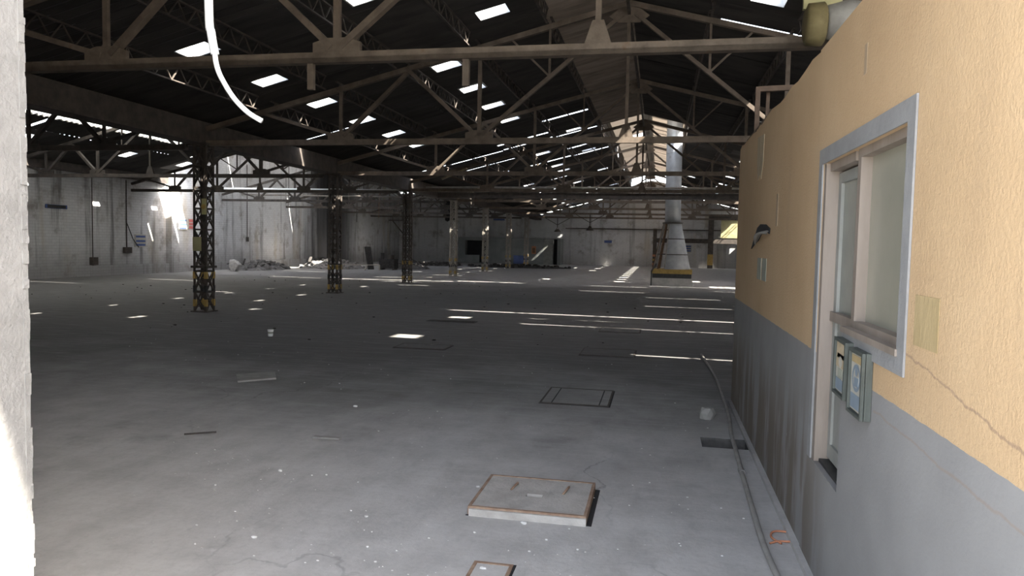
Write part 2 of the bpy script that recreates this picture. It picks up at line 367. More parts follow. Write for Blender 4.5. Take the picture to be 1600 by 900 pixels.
# far panels with a worn top edge
def jag(y0, y1, name='wall_panel'):
    pts = [(y1, 0), (y0, 0)]; y = y0
    top = []
    while y < y1: top.append((y, 2.62 + rnd.uniform(-.02, .012))); y += rnd.uniform(.12, .3)
    top.append((y1, 2.61))
    MB().prism(pts + top, 'x', XC+.004, XC+T).build(name, M['cabin'], cab)
jag(4.068, 6.62); jag(6.626, 7.9)
MB().box((XC+T, 7.74, 0), (3.2, 7.9, 2.6)).build('wall_panel', M['cabin'], cab)
MB().box((XC+T, -.3, 0), (3.2, -.14, 2.6)).build('wall_panel', M['cabin'], cab)
MB().box((3.04, -.14, 0), (3.2, 7.74, 2.6)).build('wall_panel', M['cabin'], cab)
MB().box((XC+.02, -.28, 2.54), (3.2, 7.88, 2.6)).build('cabin_roof', M['soffit'], cab)
MB().box((XC-.03, -.2, 0), (XC+.01, 7.85, .03)).build('baseboard_right', M['floor'], cab)

# trim, window and door in the cabin wall
tr = MB(); tw = .075; dx = -.008
tr.box((XC+dx, OY0-tw, OZ1), (XC-.001, OY1+tw, OZ1+tw)); tr.box((XC+dx, OY0-tw, OZW-.07), (XC-.001, OY0, OZ1)); tr.box((XC+dx, OY0, OZW-.07), (XC-.001, OYM, OZW))
tr.box((XC+dx, OY1, OZ0), (XC-.001, OY1+tw, OZ1))
struct(tr.build('trim_1', M['grey_trim']), 'grey painted surround framing the cabin window and door')
w1 = empty('window_1', (XC+.07, (OY0+OYM)/2, OZW)); struct(w1, 'cabin window with dusty opaque pane in a brown sash')
yc, zc = (OY0+OYM)/2, OZW
def wbx(mb, y0, y1, z0, z1, x0, x1): return mb.box((x0, y0-yc, z0-zc), (x1, y1-yc, z1-zc))
fr = .035
q = MB()
wbx(q, OY0, OYM-.03, OZ1-fr, OZ1, -.05, .05); wbx(q, OY0, OYM-.03, OZW, OZW+.04, -.05, .05); wbx(q, OY0, OY0+fr, OZW+.04, OZ1-fr, -.05, .05)
q.build('window_frame', M['frame_wood'], w1)
q = MB(); wbx(q, OYM-.075, OYM-.03, OZW+.04, OZ1-fr, -.05, .05); q.build('mullion', M['frame_wood'], w1)
q = MB(); wbx(q, OY0+fr, OYM-.075, OZW+.04, OZ1-fr, -.006, .006); q.build('pane', M['pane'], w1)
q = MB(); wbx(q, OY0-.01, OYM, OZW-.012, OZW+.012, -.085, -.04); q.build('window_sill', M['frame_wood'], w1)
d1 = empty('door_1', (XC+.08, (OYM+OY1)/2, OZ0)); struct(d1, 'narrow grey cabin door with green glass above a solid panel')
yc, zc = (OYM+OY1)/2, OZ0
q = MB(); wbx(q, OYM-.03, OYM+.015, OZ0, OZ1, -.05, .06); wbx(q, OY1-.05, OY1-.001, OZ0+.001, OZ1-.001, -.078, .06); wbx(q, OYM+.015, OY1-.05, OZ1-.04, OZ1-.001, -.06, .06)
q.build('door_frame', M['frame_wood'], d1)
leaf = MB(); ly0, ly1 = OYM+.02, OY1-.055
wbx(leaf, ly0, ly0+.05, OZ0+.03, OZ1-.05, -.02, .02); wbx(leaf, ly1-.05, ly1, OZ0+.03, OZ1-.05, -.02, .02)
wbx(leaf, ly0+.05, ly1-.05, OZ1-.1, OZ1-.05, -.02, .02); wbx(leaf, ly0+.05, ly1-.05, OZ0+.03, OZ0+.10, -.02, .02)
wbx(leaf, ly0+.05, ly1-.05, OZ0+.10, 1.26, -.008, .012)
lf = leaf.build('door_leaf', M['door_paint'], d1)
q = MB(); wbx(q, ly0, ly1, 1.26, 1.305, -.035, .02); q.build('lock_rail', M['frame_wood'], lf)
q = MB(); wbx(q, ly0+.05, ly1-.05, 1.305, OZ1-.1, -.005, .005); q.build('pane', M['pane_green'], lf)
q = MB(); wbx(q, ly0+.0, ly0+.012, 1.15, 1.21, -.05, -.02); q.build('handle', M['rust'], lf)
q = MB(); wbx(q, OYM, OY1, OZ0-.02, OZ0+.015, -.055, .07); q.build('threshold', M['black'], d1)

# ------------------------------------------------------------------ roofs: corrugated sheets
RX, RZ, SL = -.69, 6.5, .254            # main ridge
SW = 1.15                                # sheet cover width along the hall
def sheet_mesh(name, mat, length, width=SW+.13, s=SL, waves=6, amp=.022):
    # local: x from 0 to length (down slope, +x), z falls s per m; y centred
    v = []; fcs = []; n = waves*4
    for i in range(n+1):
        y = -width/2 + width*i/n; z = amp*math.sin(2*math.pi*i/4)
        v += [(0, y, z), (length, y, z - s*length)]
    for i in range(n): fcs.append((2*i, 2*i+1, 2*i+3, 2*i+2))
    m = bpy.data.meshes.new(name); m.from_pydata(v, [], fcs); m.update(); m.materials.append(mat)
    return m
def hole_sheet_mesh(name, mat, length, hx0, hx1, hw, width=SW+.13, s=SL):
    v = []; fcs = []
    xs = [0, hx0, hx1, length]; ys = [-width/2, -hw/2, hw/2, width/2]
    for x in xs:
        for y in ys: v.append((x, y, -s*x))
    for i in range(3):
        for j in range(3):
            if i == 1 and j == 1: continue
            a = i*4+j; fcs.append((a, a+4, a+5, a+1))
    m = bpy.data.meshes.new(name); m.from_pydata(v, [], fcs); m.update(); m.materials.append(mat)
    return m
def curb_mesh(lx, ly, h=.24, t=.03, s=SL):
    mb = MB()
    o = [(-lx/2-t, -ly/2-t), (lx/2+t, -ly/2-t), (lx/2+t, ly/2+t), (-lx/2-t, ly/2+t)]
    i = [(-lx/2, -ly/2), (lx/2, -ly/2), (lx/2, ly/2), (-lx/2, ly/2)]
    v = []
    for ring, z in ((o, -.02), (o, h), (i, h), (i, -.02)): v += [(x, y, z - s*x) for x, y in ring]
    fcs = []
    for a in range(4):
        for k in range(4):
            b = (a+1) % 4; k2 = (k+1) % 4; fcs.append((a*4+k, a*4+k2, b*4+k2, b*4+k))
    mb.poly(v, fcs); return mb.mesh('skylight_curb', M['curb'])

def y_of(k): return 1.4 + SW*(k + .5)     # centre of sheet row k
NK = 52
def k_at(y): return int(round((y - 1.4)/SW - .5))
skylights = []
rr = random.Random(5)
def slope(rootname, label, ridge_x, ridge_z, sign, bands, mats, holes, missing, slits, ks=range(NK), s=SL, seed=1, clear=None):
    root = empty(rootname, (ridge_x, 0, ridge_z)); struct(root, label)
    rnd = random.Random(seed)
    cache = {}
    for bi in range(len(bands)-1):
        a, b = bands[bi], bands[bi+1]; L = b - a + .10
        for k in ks:
            if (bi, k) in missing: continue
            mat = mats[bi] if not clear or (bi, k) not in clear else clear[(bi, k)]
            if (bi, k) in holes:
                hx = holes[(bi, k)]; key = (bi, 'h', hx)
                if key not in cache: cache[key] = (hole_sheet_mesh('skylight_sheet', mat, L, hx-a-.28, hx-a+.28, .48, s=s), curb_mesh(.56, .48, s=s))
                o = inst(cache[key][0], 'roof_sheet', root)
                c = inst(cache[key][1], 'skylight_curb', root)
                c.location = (sign*hx, y_of(k), -s*hx)
                if sign < 0: c.rotation_euler = (0,0,math.pi)
            else:
                key = (bi, mat.name)
                if key not in cache: cache[key] = sheet_mesh('roof_sheet', mat, L, s=s)
                o = inst(cache[key], 'roof_sheet', root)
            y = y_of(k); lift = .012*(k % 2) - .03*(bi % 2) + rnd.uniform(-.004, .004)
            o.location = (sign*a, y, -s*a + lift)
            if sign < 0: o.rotation_euler = (0,0,math.pi)
            if (bi, k) in slits:
                wd = slits[(bi, k)]; W0 = SW + .13; o.scale = (1, (SW-wd)/W0, 1); o.location.y = y - W0/2 + (SW-wd)/2
            elif rnd.random() < .008:
                o.scale = (1, rnd.uniform(.945, .965), 1)
    return root
LB = [0, 1.64, 3.25, 5.2, 7.35, 9.2]
# skylights of the left slope: measured from the ridge
hl = {}
for y in (10.8, 13.8, 16.0, 18.4, 20.75, 23.1): hl[(3, k_at(y))] = 6.93 if 6.93 < 7.0 else 6.9
for y in (11.6, 16.0, 18.3, 20.7, 22.85): hl[(2, k_at(y))] = 4.0
hl[(1, k_at(13.5))] = 2.45
for y in (30.5, 35, 37.4, 44, 48.6, 53): hl[(2, k_at(y))] = 4.2
for y in (32.5, 39.6, 42, 46.4, 50.9): hl[(3, k_at(y))] = 6.4
for y in (27.6, 33, 41, 51, 55.3, 57.6): hl[(1, k_at(y))] = 2.5
for y in (55.3, 57.6, 59.4): hl[(2, k_at(y))] = 4.2; hl[(3, k_at(y-1.2))] = 6.4
kL0, kL1 = k_at(28.9), NK-1
miss_l = {(0, k) for k in range(kL0, kL1+1)}
kS = k_at(27.2)
sl_l = {(b, kS): .17 for b in (1,2,3,4)}
for b, y in ((1, 24), (2, 26), (4, 18), (3, 30), (2, 33), (1, 31), (1, 33), (1, 36), (2, 40), (3, 45), (4, 36), (1, 42), (2, 51), (3, 55)): sl_l[(b, k_at(y))] = rr.uniform(.05, .1)
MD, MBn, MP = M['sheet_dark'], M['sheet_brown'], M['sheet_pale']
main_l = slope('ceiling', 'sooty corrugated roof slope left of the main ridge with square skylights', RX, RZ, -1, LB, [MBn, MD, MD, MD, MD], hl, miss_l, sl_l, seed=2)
RB = [0, 1.64, 3.4, 5.3, 7.2, 9.1]
hr = {}
for y in (10.4, 13.95): hr[(1, k_at(y))] = 2.4
for i in range(12): hr[(2, k_at(32.4 + 2.3*i))] = 4.35
for i in range(10): hr[(3, k_at(33.6 + 2.3*i))] = 6.3
for y in (46, 50, 54, 58): hr[(1, k_at(y))] = 2.4
sl_r = {(b, k_at(15.1)): .14 for b in (1,2,3,4)}
sl_r[(2, k_at(13.8))] = .09; sl_r[(2, k_at(12.3))] = .06; sl_r[(3, k_at(12.3))] = .05
for b, y in ((3, 17.5), (4, 19), (3, 22), (2, 24), (4, 11), (3, 9), (2, 27), (3, 28), (4, 26)): sl_r[(b, k_at(y))] = .06
miss_r = {(0, k) for k in range(kL0, kL1+1)} | {(4, k_at(59.3)), (4, k_at(30)), (3, k_at(34))}
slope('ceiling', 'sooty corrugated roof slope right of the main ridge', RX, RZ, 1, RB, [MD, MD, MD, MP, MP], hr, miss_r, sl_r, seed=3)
# raised lantern over the far half of the ridge
lan_l = slope('ceiling', 'brown raised lantern roof over the far ridge, left slope', RX, 7.62, -1, [0, 1.75], [M['brown_clear']], {}, {(0, k_at(40))}, {}, ks=range(kL0, kL1+1), seed=4)
lan_r = slope('ceiling', 'brown raised lantern roof over the far ridge, right slope', RX, 7.62, 1, [0, 1.75], [M['brown_clear']], {}, set(), {}, ks=range(kL0, kL1+1), seed=5)
for sgn, rt in ((-1, lan_l), (1, lan_r)):
    lm = MB(); 
    lm.box((-.015, -SW/2-.01, 0), (.015, SW/2+.01, .44))
    me = lm.mesh('lantern_louvre', M['sheet_pale'] if sgn > 0 else M['sheet_dark'])
    for k in range(kL0, kL1+1):
        for j in range(3):
            if rr.random() < .05: continue
            inst(me, 'lantern_louvre', rt, (sgn*1.66, y_of(k), -1.56 + j*.36), (0, sgn*.05, 0))
# folded ridge caps
def caps(root, ks, s, w=.22):
    me = MB().poly([(-w,-SW/2-.02,-s*w+.035),(0,-SW/2-.02,.045),(w,-SW/2-.02,-s*w+.035),(-w,SW/2+.02,-s*w+.035),(0,SW/2+.02,.045),(w,SW/2+.02,-s*w+.035)], [(0,1,4,3),(1,2,5,4)]).mesh('ridge_cap', M['sheet_pale'])
    for k in ks: inst(me, 'ridge_cap', root, (0, y_of(k), .004*(k % 2)))
caps(main_l, range(0, kL0), SL); caps(lan_l, range(kL0, NK), SL)
# left nave
LX, LZ, LS = -15.85, 5.85, .262
NB = [0, 1.9, 3.9, 6.05]
ais_r = slope('ceiling', 'sooty corrugated roof of the left aisle, slope facing the main hall', LX, LZ, 1, NB, [MD, MD, MD], {}, {(0, k_at(45)), (1, k_at(49)), (0, k_at(38))},
      {(0, k_at(19)): .05, (1, k_at(23)): .06, (2, k_at(27)): .06, (1, k_at(33)): .07, (0, k_at(35)): .08, (2, k_at(41)): .06}, s=LS, seed=6)
caps(ais_r, range(0, NK), LS, .2)
FBn = [.0, 1.0, 2.4, 3.5, 4.9, 6.2]
kP = k_at(29.8)
clr = {}
for k in range(10, k_at(25.4)+1): clr[(1, k)] = M['clear_sheet']
for k in range(k_at(25.4)+1, kP): clr[(0, k)] = MP
hn = {}
for y in (16.5, 20.9, 24.6, 28.0): hn[(3, k_at(y))] = 4.2
slope('ceiling', 'roof slope of the left aisle beyond its ridge with a bright translucent strip', LX, LZ, -1, FBn, [MD, MD, MD, MD, MD], hn, set(),
      {(2, k_at(19.4)): .12, (4, k_at(22)): .05, (2, k_at(27)): .06}, ks=range(0, kP), s=LS, seed=7, clear=clr)
cl2 = {}  # translucent sheets added over this stretch to light the left wall
for k in range(kP, NK):
    for b in (1, 2): cl2[(b, k)] = M['dirty_clear'] if k < k_at(45) else MD
slope('ceiling', 'high flat aisle roof, translucent sheets added to light the wall near the back', LX, LZ+.0, -1, [.0, 2.2, 4.3, 6.3], [MD, MD, MD], {}, {(1, kP), (2, kP)},
      {(2, kP+4): .05, (1, kP+9): .05}, ks=range(kP, NK), s=-.03, seed=8, clear=cl2)

# ------------------------------------------------------------------ trusses
TY = [7.8 + 6.6*k for k in range(8)]
def make_truss(hs, zc, za, ss, mat, chord=.11, name='roof_truss'):
    root = empty(name)
    # lower chord as a pair of angles
    m = MB().box((-hs, -.055, -.055), (hs, .055, .0)); m.box((-hs, -.055, -.055), (hs, -.04, .06)); m.box((-hs, .04, -.055), (hs, .055, .06))
    m.build('bottom_chord', mat, root)
    H = za - zc
    def top(x): return H - ss*abs(x)
    for s in (-1, 1):
        MB().bar((0, 0, H), (s*hs, 0, top(hs)), .10, .10).build('top_chord', mat, root)
    MB().bar((0,0,0), (0,0,H-.05), .06).build('king_post', mat, root)
    MB().prism([(-.16,0),(.16,0),(.06,.3),(-.06,.3)], 'y', -.03, .03).build('gusset', mat, root)
    MB().prism([(-.38,H-.24),(-.2,H-.36),(.2,H-.36),(.38,H-.24),(.05,H+.02),(-.05,H+.02)], 'y', -.025, .025).build('gusset', mat, root)
    a, b = hs*.325, hs*.655; mid = (a+b)/2
    gm = MB().prism([(-.28,-.02),(.28,-.02),(.28,.17),(.12,.22),(-.12,.22),(-.28,.17)], 'y', -.03, .03).mesh('gusset', mat)
    for s in (-1, 1):
        for g in (a, b): inst(gm, 'gusset', root, (s*g, 0, 0))
        def web(p, q, w=.075, nm='web_member'): MB().bar((s*p[0],0,p[1]), (s*q[0],0,q[1]), w, w*.8).build(nm, mat, root)
        web((.12, H-.2), (a-.05, .12), .09)
        web((a+.06, .12), (mid, top(mid)-.04), .09)
        web((a, .1), (a, top(a)-.04), .075, 'web_post')
        web((b-.06, .12), (mid, top(mid)-.04), .09)
        web((b, .1), (b, top(b)-.04), .065, 'web_post')
        web((b+.06, .12), ((b+hs)/2+.2, top((b+hs)/2+.2)-.04), .08)
        mx, mz = (.12+a)/2, (H-.2+.12)/2
        web((mx, mz), (mx, top(mx)-.04), .045, 'web_post')
        web((mx, mz), (mx+.75, top(mx+.75)-.04), .045)
    return root
main = make_truss(8.92, 3.63, 6.2, .254, M['steel'])
tl = ['nearest main roof truss, its brown chord crossing the top of the photo', 'second main roof truss from the gate, in front of the first lattice column',
      'third main roof truss from the gate, on the second lattice column', 'fourth main roof truss, its left rafter streaked with sunlight',
      'fifth main roof truss from the gate, just beyond the chimney', 'sixth main roof truss from the gate, under the raised lantern',
      'seventh main roof truss from the gate, deep in the hall', 'farthest main roof truss, next to the back gable wall']
for i, y in enumerate(TY):
    t = main if i == 0 else copy_tree(main)
    t.location = (RX, y, 3.63); tag(t, tl[i], 'truss', 'main roof trusses')
# short hangers under the first truss
for x in (-3.9, -2.1):
    MB().box((x-RX-.035, -.03, -.34), (x-RX+.035, .03, -.05)).build('hanger', M['steel'], main)
aisle = make_truss(5.94, 3.55, 5.38, .262, M['dark_steel'], name='aisle_truss')
al = ['aisle truss over the left aisle, nearest to the gate', 'aisle truss meeting the first lattice column', 'aisle truss meeting the second lattice column', 'aisle truss meeting the third lattice column',
      'aisle truss meeting the fourth lattice column', 'aisle truss meeting the fifth lattice column', 'aisle truss meeting the sixth lattice column', 'aisle truss meeting the farthest lattice column']
for i, y in enumerate(TY):
    t = aisle if i == 0 else copy_tree(aisle)
    t.location = (LX-.19, y, 3.55); tag(t, 'dark steel ' + al[i], 'truss', 'left aisle roof trusses')

# open-web purlins
def purlin(L, depth=.26):
    root = empty('lattice_purlin')
    MB().box((-.025, 0, depth/2-.012), (.025, L, depth/2+.012)).build('top_bar', M['dark_steel'], root)
    MB().box((-.02, 0, -depth/2-.012), (.02, L, -depth/2+.012)).build('bottom_bar', M['dark_steel'], root)
    m = MB(); n = int(L/.22); st = L/n
    for i in range(n):
        z0, z1 = (-depth/2, depth/2) if i % 2 == 0 else (depth/2, -depth/2)
        m.bar((0, i*st, z0), (0, (i+1)*st, z1), .02)
    m.build('bent_web_bar', M['dark_steel'], root)
    return root
pp = purlin(6.5)
first = True
LBAY = ['between the gate and the nearest truss'] + ['between the %s and %s main trusses' % (ORD[i], ORD[i+1]) for i in range(7)] + ['between the last main truss and back wall']
for side, xs in (('left', (-8.15, -6.67, -5.18, -3.7, -2.2)), ('right', (.8, 2.3, 3.8, 5.3, 6.8))):
    for li, x in enumerate(xs):
        ordn = ORD[4-li] if side == 'left' else ORD[li]
        for bi in range(9):
            y = 1.25 + 6.6*bi
            if y + 6.5 > 60.6: break
            if bi == 4 and x == .8: continue          # the chimney passes here
            t = pp if first else copy_tree(pp); first = False
            t.location = (x, y if bi else 1.64, RZ - SL*abs(x-RX) - .225)
            if bi == 0: t.scale = (1, 6.1/6.5, 1)
            tag(t, 'open-web purlin, %s line %s of the ridge, %s' % (ordn, side, LBAY[bi]), 'purlin', 'open-web roof purlins')
# slender ridge ties under the ridge
for i in range(7):
    o = MB().bar((RX, 0, 0), (RX, 6.5, 0), .05, .09).build('ridge_tie', M['dark_steel']); o.location = (0, TY[i]+.05, 6.02)
    tag(o, 'straight steel tie along the ridge between the %s and %s main trusses' % (ORD[i], ORD[i+1]), 'tie bar', 'ridge ties')

# gutter beam on the columns
g = empty('gutter_beam', (-9.85, 1.62, 3.62)); tag(g, 'long dark valley gutter carried on the row of lattice columns', 'gutter')
MB().box((-.22, 0, 0), (.22, 58.8, .03)).build('gutter_floor', M['dark_steel'], g)
for s in (-1, 1): MB().box((s*.22-.012, 0, 0), (s*.22+.012, 58.8, .46)).build('gutter_side', M['dark_steel'], g)
for i in range(1, 9): MB().box((-.22, 6.6*i-.45, -.03), (.22, 6.6*i-.40, .35)).build('gutter_strap', M['dark_steel'], g)

# ------------------------------------------------------------------ lattice columns
def make_column(matl, name='lattice_column'):
    root = empty(name); h = 3.6; a = .155
    for sx in (-1, 1):
        for sy in (-1, 1):
            m = MB(); x, y = sx*a, sy*a
            m.box((min(x, x-sx*.055), min(y, y-sy*.008), 0), (max(x, x-sx*.055), max(y, y-sy*.008), h))
            m.box((min(x, x-sx*.008), min(y, y-sy*.055), 0), (max(x, x-sx*.008), max(y, y-sy*.055), h))
            lg = m.build('leg', matl, root)
            for j in range(3):
                z = .12 + j*.3
                MB().box((x-.03-sx*.022, y-.03-sy*.022, z), (x+.03-sx*.022, y+.03-sy*.022, z+.15)).build('hazard_band', M['yellow'] if j % 2 == 0 else M['black'], lg)
    n = 8; st = h/n
    dm = [MB().bar((-a+.02, 0, s0), (a-.02, 0, s1), .012, .03).mesh('brace', matl) for s0, s1 in ((0, st), (st, 0))]
    hm = MB().bar((-a+.01, 0, 0), (a-.01, 0, 0), .012, .035).mesh('batten', matl)
    for fi in range(4):
        rz = fi*math.pi/2; off = Vector((math.sin(rz)*(a+.002), -math.cos(rz)*(a+.002), 0))
        for j in range(n):
            inst(dm[(j+fi) % 2], 'brace', root, (off.x, off.y, j*st), (0,0,rz))
            inst(dm[(j+fi+1) % 2], 'brace', root, (off.x*.93, off.y*.93, j*st), (0,0,rz))
            inst(hm, 'batten', root, (off.x, off.y, (j+1)*st-.02), (0,0,rz))
    MB().box((-.2,-.2,0),(.2,.2,.02)).build('base_plate', matl, root)
    MB().box((-.2,-.2,h),(.2,.2,h+.02)).build('cap_plate', matl, root)
    return root
cdark = make_column(M['dark_steel']); cgrey_lit = make_column(M['grey_steel'])  # far columns take the grey: their brighter light painted into the steel
cl = ['nearest dark lattice column with yellow plates and hazard bands', 'second lattice column from the left, dark with open bracing', 'third lattice column from the left, with a small shelf bracket',
      'fourth lattice column, pale grey with orange-lit base', 'fifth lattice column, grey, before the dark booth opening', 'sixth lattice column, before the grey booth wall', 'farthest lattice column beside the orange booth sign']
for i in range(7):
    src = cdark if i < 3 else cgrey_lit
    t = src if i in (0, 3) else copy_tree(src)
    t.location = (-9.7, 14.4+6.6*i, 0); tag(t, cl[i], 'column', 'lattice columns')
    if i == 2:
        sh = MB().box((-.75,-.12,2.42),(-.16,.12,2.46)); sh.bar((-.16,0,1.9),(-.62,0,2.42),.04); sh.build('shelf_bracket', M['dark_steel'], t)
        MB().tube([(-.62,0,2.46),(-.62,0,2.75),(-.55,0,2.92),(-.42,0,2.98),(-.3,0,2.92),(-.24,0,2.75),(-.22,0,2.46)], .015, 6).build('hoop', M['dark_steel'], t)
# plates on the nearest column (built after copying)
for (dx, dy, z, m, hh) in ((.16, -.165, 2.1, 'olive_board', .34), (-.05, -.172, 1.32, 'olive_board', .3)):
    pl = MB().box((dx-.1, dy-.006, z), (dx+.1 if dx < .1 else dx+.012, dy+.006, z+hh)).build('sign_plate', M[m], cdark)
MB().tube([(.11,-.176,2.27),(.11,-.182,2.27)], .055, 12).build('sign_disc', M['yellow'], cdark)
MB().box((-.19,-.2,.95),(.19,.19,1.0)).build('collar', M['dark_steel'], cdark)

# ------------------------------------------------------------------ overhead beam and pipes
b = empty('crane_beam', (0, 30.9, 3.56)); tag(b, 'thick dark cross beam in front of the chimney under the trusses', 'beam')
MB().box((-9.5,-.09,.2),(8.3,.09,.225)).build('flange', M['dark_steel'], b); MB().box((-9.5,-.09,-.02),(8.3,.09,.005)).build('flange', M['dark_steel'], b); MB().box((-9.5,-.012,0),(8.3,.012,.2)).build('web_plate', M['dark_steel'], b)
o = MB().tube([(-9.62,29.6,3.9),(8.349,29.6,3.9)], .04, 8).build('overhead_pipe', M['grey_steel'], None, True); tag(o, 'thin grey pipe crossing the hall above the thick cross beam', 'pipe')
o = MB().tube([(-21.99,33,4.05),(-10.08,33,3.98)], .06, 8).build('overhead_pipe', M['white'], None, True); tag(o, 'pale pipe across the left aisle behind the second column', 'pipe')
o = MB().tube([(-21.99,36,3.95),(-10.08,36.4,3.9)], .035, 8).build('overhead_pipe', M['grey_steel'], None, True); tag(o, 'thin grey pipe across the left aisle before the sooty wall', 'pipe')
# fallen timbers lit by the sun
for (p0, p1, wd, lab) in (((-8.3, 27.51, 4.05), (-7.3, 27.45, 4.45), .1, 'splintered pale timber leaning from the sunlit rafter above the third column'),
                          ((-9.5, 34.12, 3.72), (-8.3, 34.05, 4.25), .12, 'short broken timber hanging above the fourth column')):
    o = MB().bar(p0, p1, wd, .06).build('broken_timber', M['tan']); tag(o, lab, 'timber')
# hanging rods in the left aisle
for i, (x, y, z0, z1) in enumerate(((-15.8, 40, 2.95, 3.75), (-14.6, 40, 2.7, 4.2), (-18.2, 34.0, 3.2, 3.5), (-17.4, 40.6, 2.7, 3.5))):
    o = MB().tube([(x, y, z0), (x+.02, y, LZ - LS*abs(x-LX)*(1 if x > LX else -.1) - .03)], .018, 6).build('hanging_rod', M['rust'] if i == 0 else M['dark_steel']); tag(o, ['rusty rod hanging left of the third column', 'thin dark rod hanging beside the shelf bracket', 'short thin rod hanging before the pale left wall', 'thin drop rod hanging left of the second column'][i], 'rod')
# pendant lamps before the back wall
for i, (x, y) in enumerate(((-7.4, 54.0), (-4.4, 47.4))):
    t = empty('pendant_lamp', (x, y, 3.575)); tag(t, ['dark pendant lamp hanging left of the raised lantern, before the back wall', 'dark pendant lamp hanging nearer the ridge, before the back wall'][i], 'lamp')
    m = MB().tube([(0,0,0),(0,0,-.75)], .03, 6); m.bar((-.9,0,0),(0,0,-.5),.04); m.bar((.9,0,0),(0,0,-.5),.04); m.build('bracket', M['dark_steel'], t)
    MB().tube([(0,0,-.72),(0,0,-.8),(0,0,-1.0)], [.06,.1,.26], 12).build('lamp_shade', M['dark_steel'], t, True)

# ------------------------------------------------------------------ chimney
ch = empty('chimney_stack', (.53, 31.8, 0)); tag(ch, 'pale galvanised chimney pipe on a conical stand with yellow striped plinth', 'chimney')
def frustum(z0, z1, r0, r1, n=24, t0=0, t1=2*math.pi, th=.0):
    m = MB(); v = []
    for i in range(n+1):
        t = t0 + (t1-t0)*i/n; v += [(math.cos(t)*r0, math.sin(t)*r0, z0), (math.cos(t)*r1, math.sin(t)*r1, z1)]
    m.poly(v, [(2*i, 2*i+2, 2*i+3, 2*i+1) for i in range(n)]); return m
MB().tube([(0,0,2.66),(-.02,0,4.2),(-.03,0,5.8),(-.06,0,9.5)], .325, 28).build('pipe', M['galv'], ch, True)
for z in (4.1, 5.5, 6.9): MB().tube([(-.02-.004*(z-4),0,z),(-.02-.004*(z-4),0,z+.04)], .333, 28).build('pipe_seam', M['galv'], ch, True)
MB().tube([(0,0,2.58),(0,0,2.64)], .42, 24).build('flange', M['dark_steel'], ch)
frustum(.69, 2.58, .78, .36, 14, -math.pi*.62, math.pi*.45).build('skirt_sheet', M['skirt'], ch, True)
for k in range(8):
    t = math.pi*(.45 + .93*k/7)
    MB().bar((math.cos(t)*.78, math.sin(t)*.78, .69), (math.cos(t)*.37, math.sin(t)*.37, 2.58), .045).build('stand_leg', M['grey_steel'] if k % 2 else M['rust'], ch)
for z, rr_ in ((1.3, .65), (1.95, .51)):
    m = MB(); pts = [(math.cos(2*math.pi*i/20)*rr_, math.sin(2*math.pi*i/20)*rr_, z) for i in range(21)]
    m.tube(pts, .018, 6, False).build('stand_ring', M['dark_steel'], ch)
MB().box((-.82,-.7,0),(.85,.7,.32)).build('plinth', M['concrete_pale'], ch)
MB().box((-.78,-.66,.32),(.81,.66,.5)).build('plinth_band', M['black'], ch)
MB().box((-.8,-.68,.5),(.83,.68,.69)).build('plinth_cap', M['yellow'], ch)
o = MB().box((-.31,30.95,0),(-.26,31.0,.62)).bar((-.285,30.97,.6),(-.1,31.3,.9),.04).build('guard_post', M['black']); tag(o, 'short black guard post at the left corner of the chimney plinth', 'post')

# ------------------------------------------------------------------ far wall furniture
bo = empty('partition_booth', (-12.1, 58.6, 0)); tag(bo, 'long low grey-green booth against the back wall with dark openings', 'booth')
def pb(x0, x1, z0, z1, nm='booth_panel', mat='booth', y0=0, y1=.08): MB().box((x0+12.1, y0, z0), (x1+12.1, y1, z1)).build(nm, M[mat], bo)
pb(-16.2, -15.6, 0, 2.05); pb(-15.6, -13.9, 0, .65); pb(-15.6, -13.9, 1.85, 2.05); pb(-13.9, -12.5, 0, 2.05); pb(-12.5, -10.2, 0, 2.05); pb(-10.2, -9.1, 0, 2.05); pb(-8.0, -7.75, 0, 2.05)
pb(-9.1, -8.35, .02, 1.95, 'booth_door', 'door_paint', .03, .07); pb(-8.35, -8.0, 0, 2.05, 'painted_void', 'void', .5, .52)
pb(-15.6, -13.9, .65, 1.85, 'painted_void', 'void', .6, .62); pb(-14.4, -13.95, .05, 1.6, 'painted_void', 'void', -.01, .0)  # black panels paint the unlit depth of the booth openings
pb(-11.5, -10.4, .02, .7, 'low_cupboard', 'sign_navy', -.35, -.01)
pb(-16.2, -7.75, 2.05, 2.1, 'booth_roof', 'booth', 0, 1.8)
pb(-16.2, -16.12, 0, 2.05, 'booth_panel', 'booth', .08, 1.8); pb(-7.83, -7.75, 0, 2.05, 'booth_panel', 'booth', .08, 1.8)
s = empty('fire_sign', (-9.9, 58.57, .85)); tag(s, 'small orange and red sign on the grey booth beside the farthest column', 'sign')
MB().box((-.17,0,0),(.17,.02,.62)).build('sign_board', M['orange'], s); MB().box((-.11,-.008,.08),(.11,0,.48)).build('sign_print', M['rust'], s)
o = MB().box((-10.5,60.42,2.2),(-8.0,60.5,4.0)).build('wall_board', M['white_board']); tag(o, 'pale framed board on the back wall above the booth', 'board')
o = MB().box((-13.7,60.44,3.55),(-12.75,60.5,3.7)).build('wall_sign', M['sign_navy']); tag(o, 'narrow blue sign high on the back wall between two columns', 'sign')
o = MB().box((-16.1,60.42,2.3),(-13.3,60.5,3.1)).build('wall_board', M['white_board']); tag(o, 'low white panel on the back wall beside the fourth column', 'board')
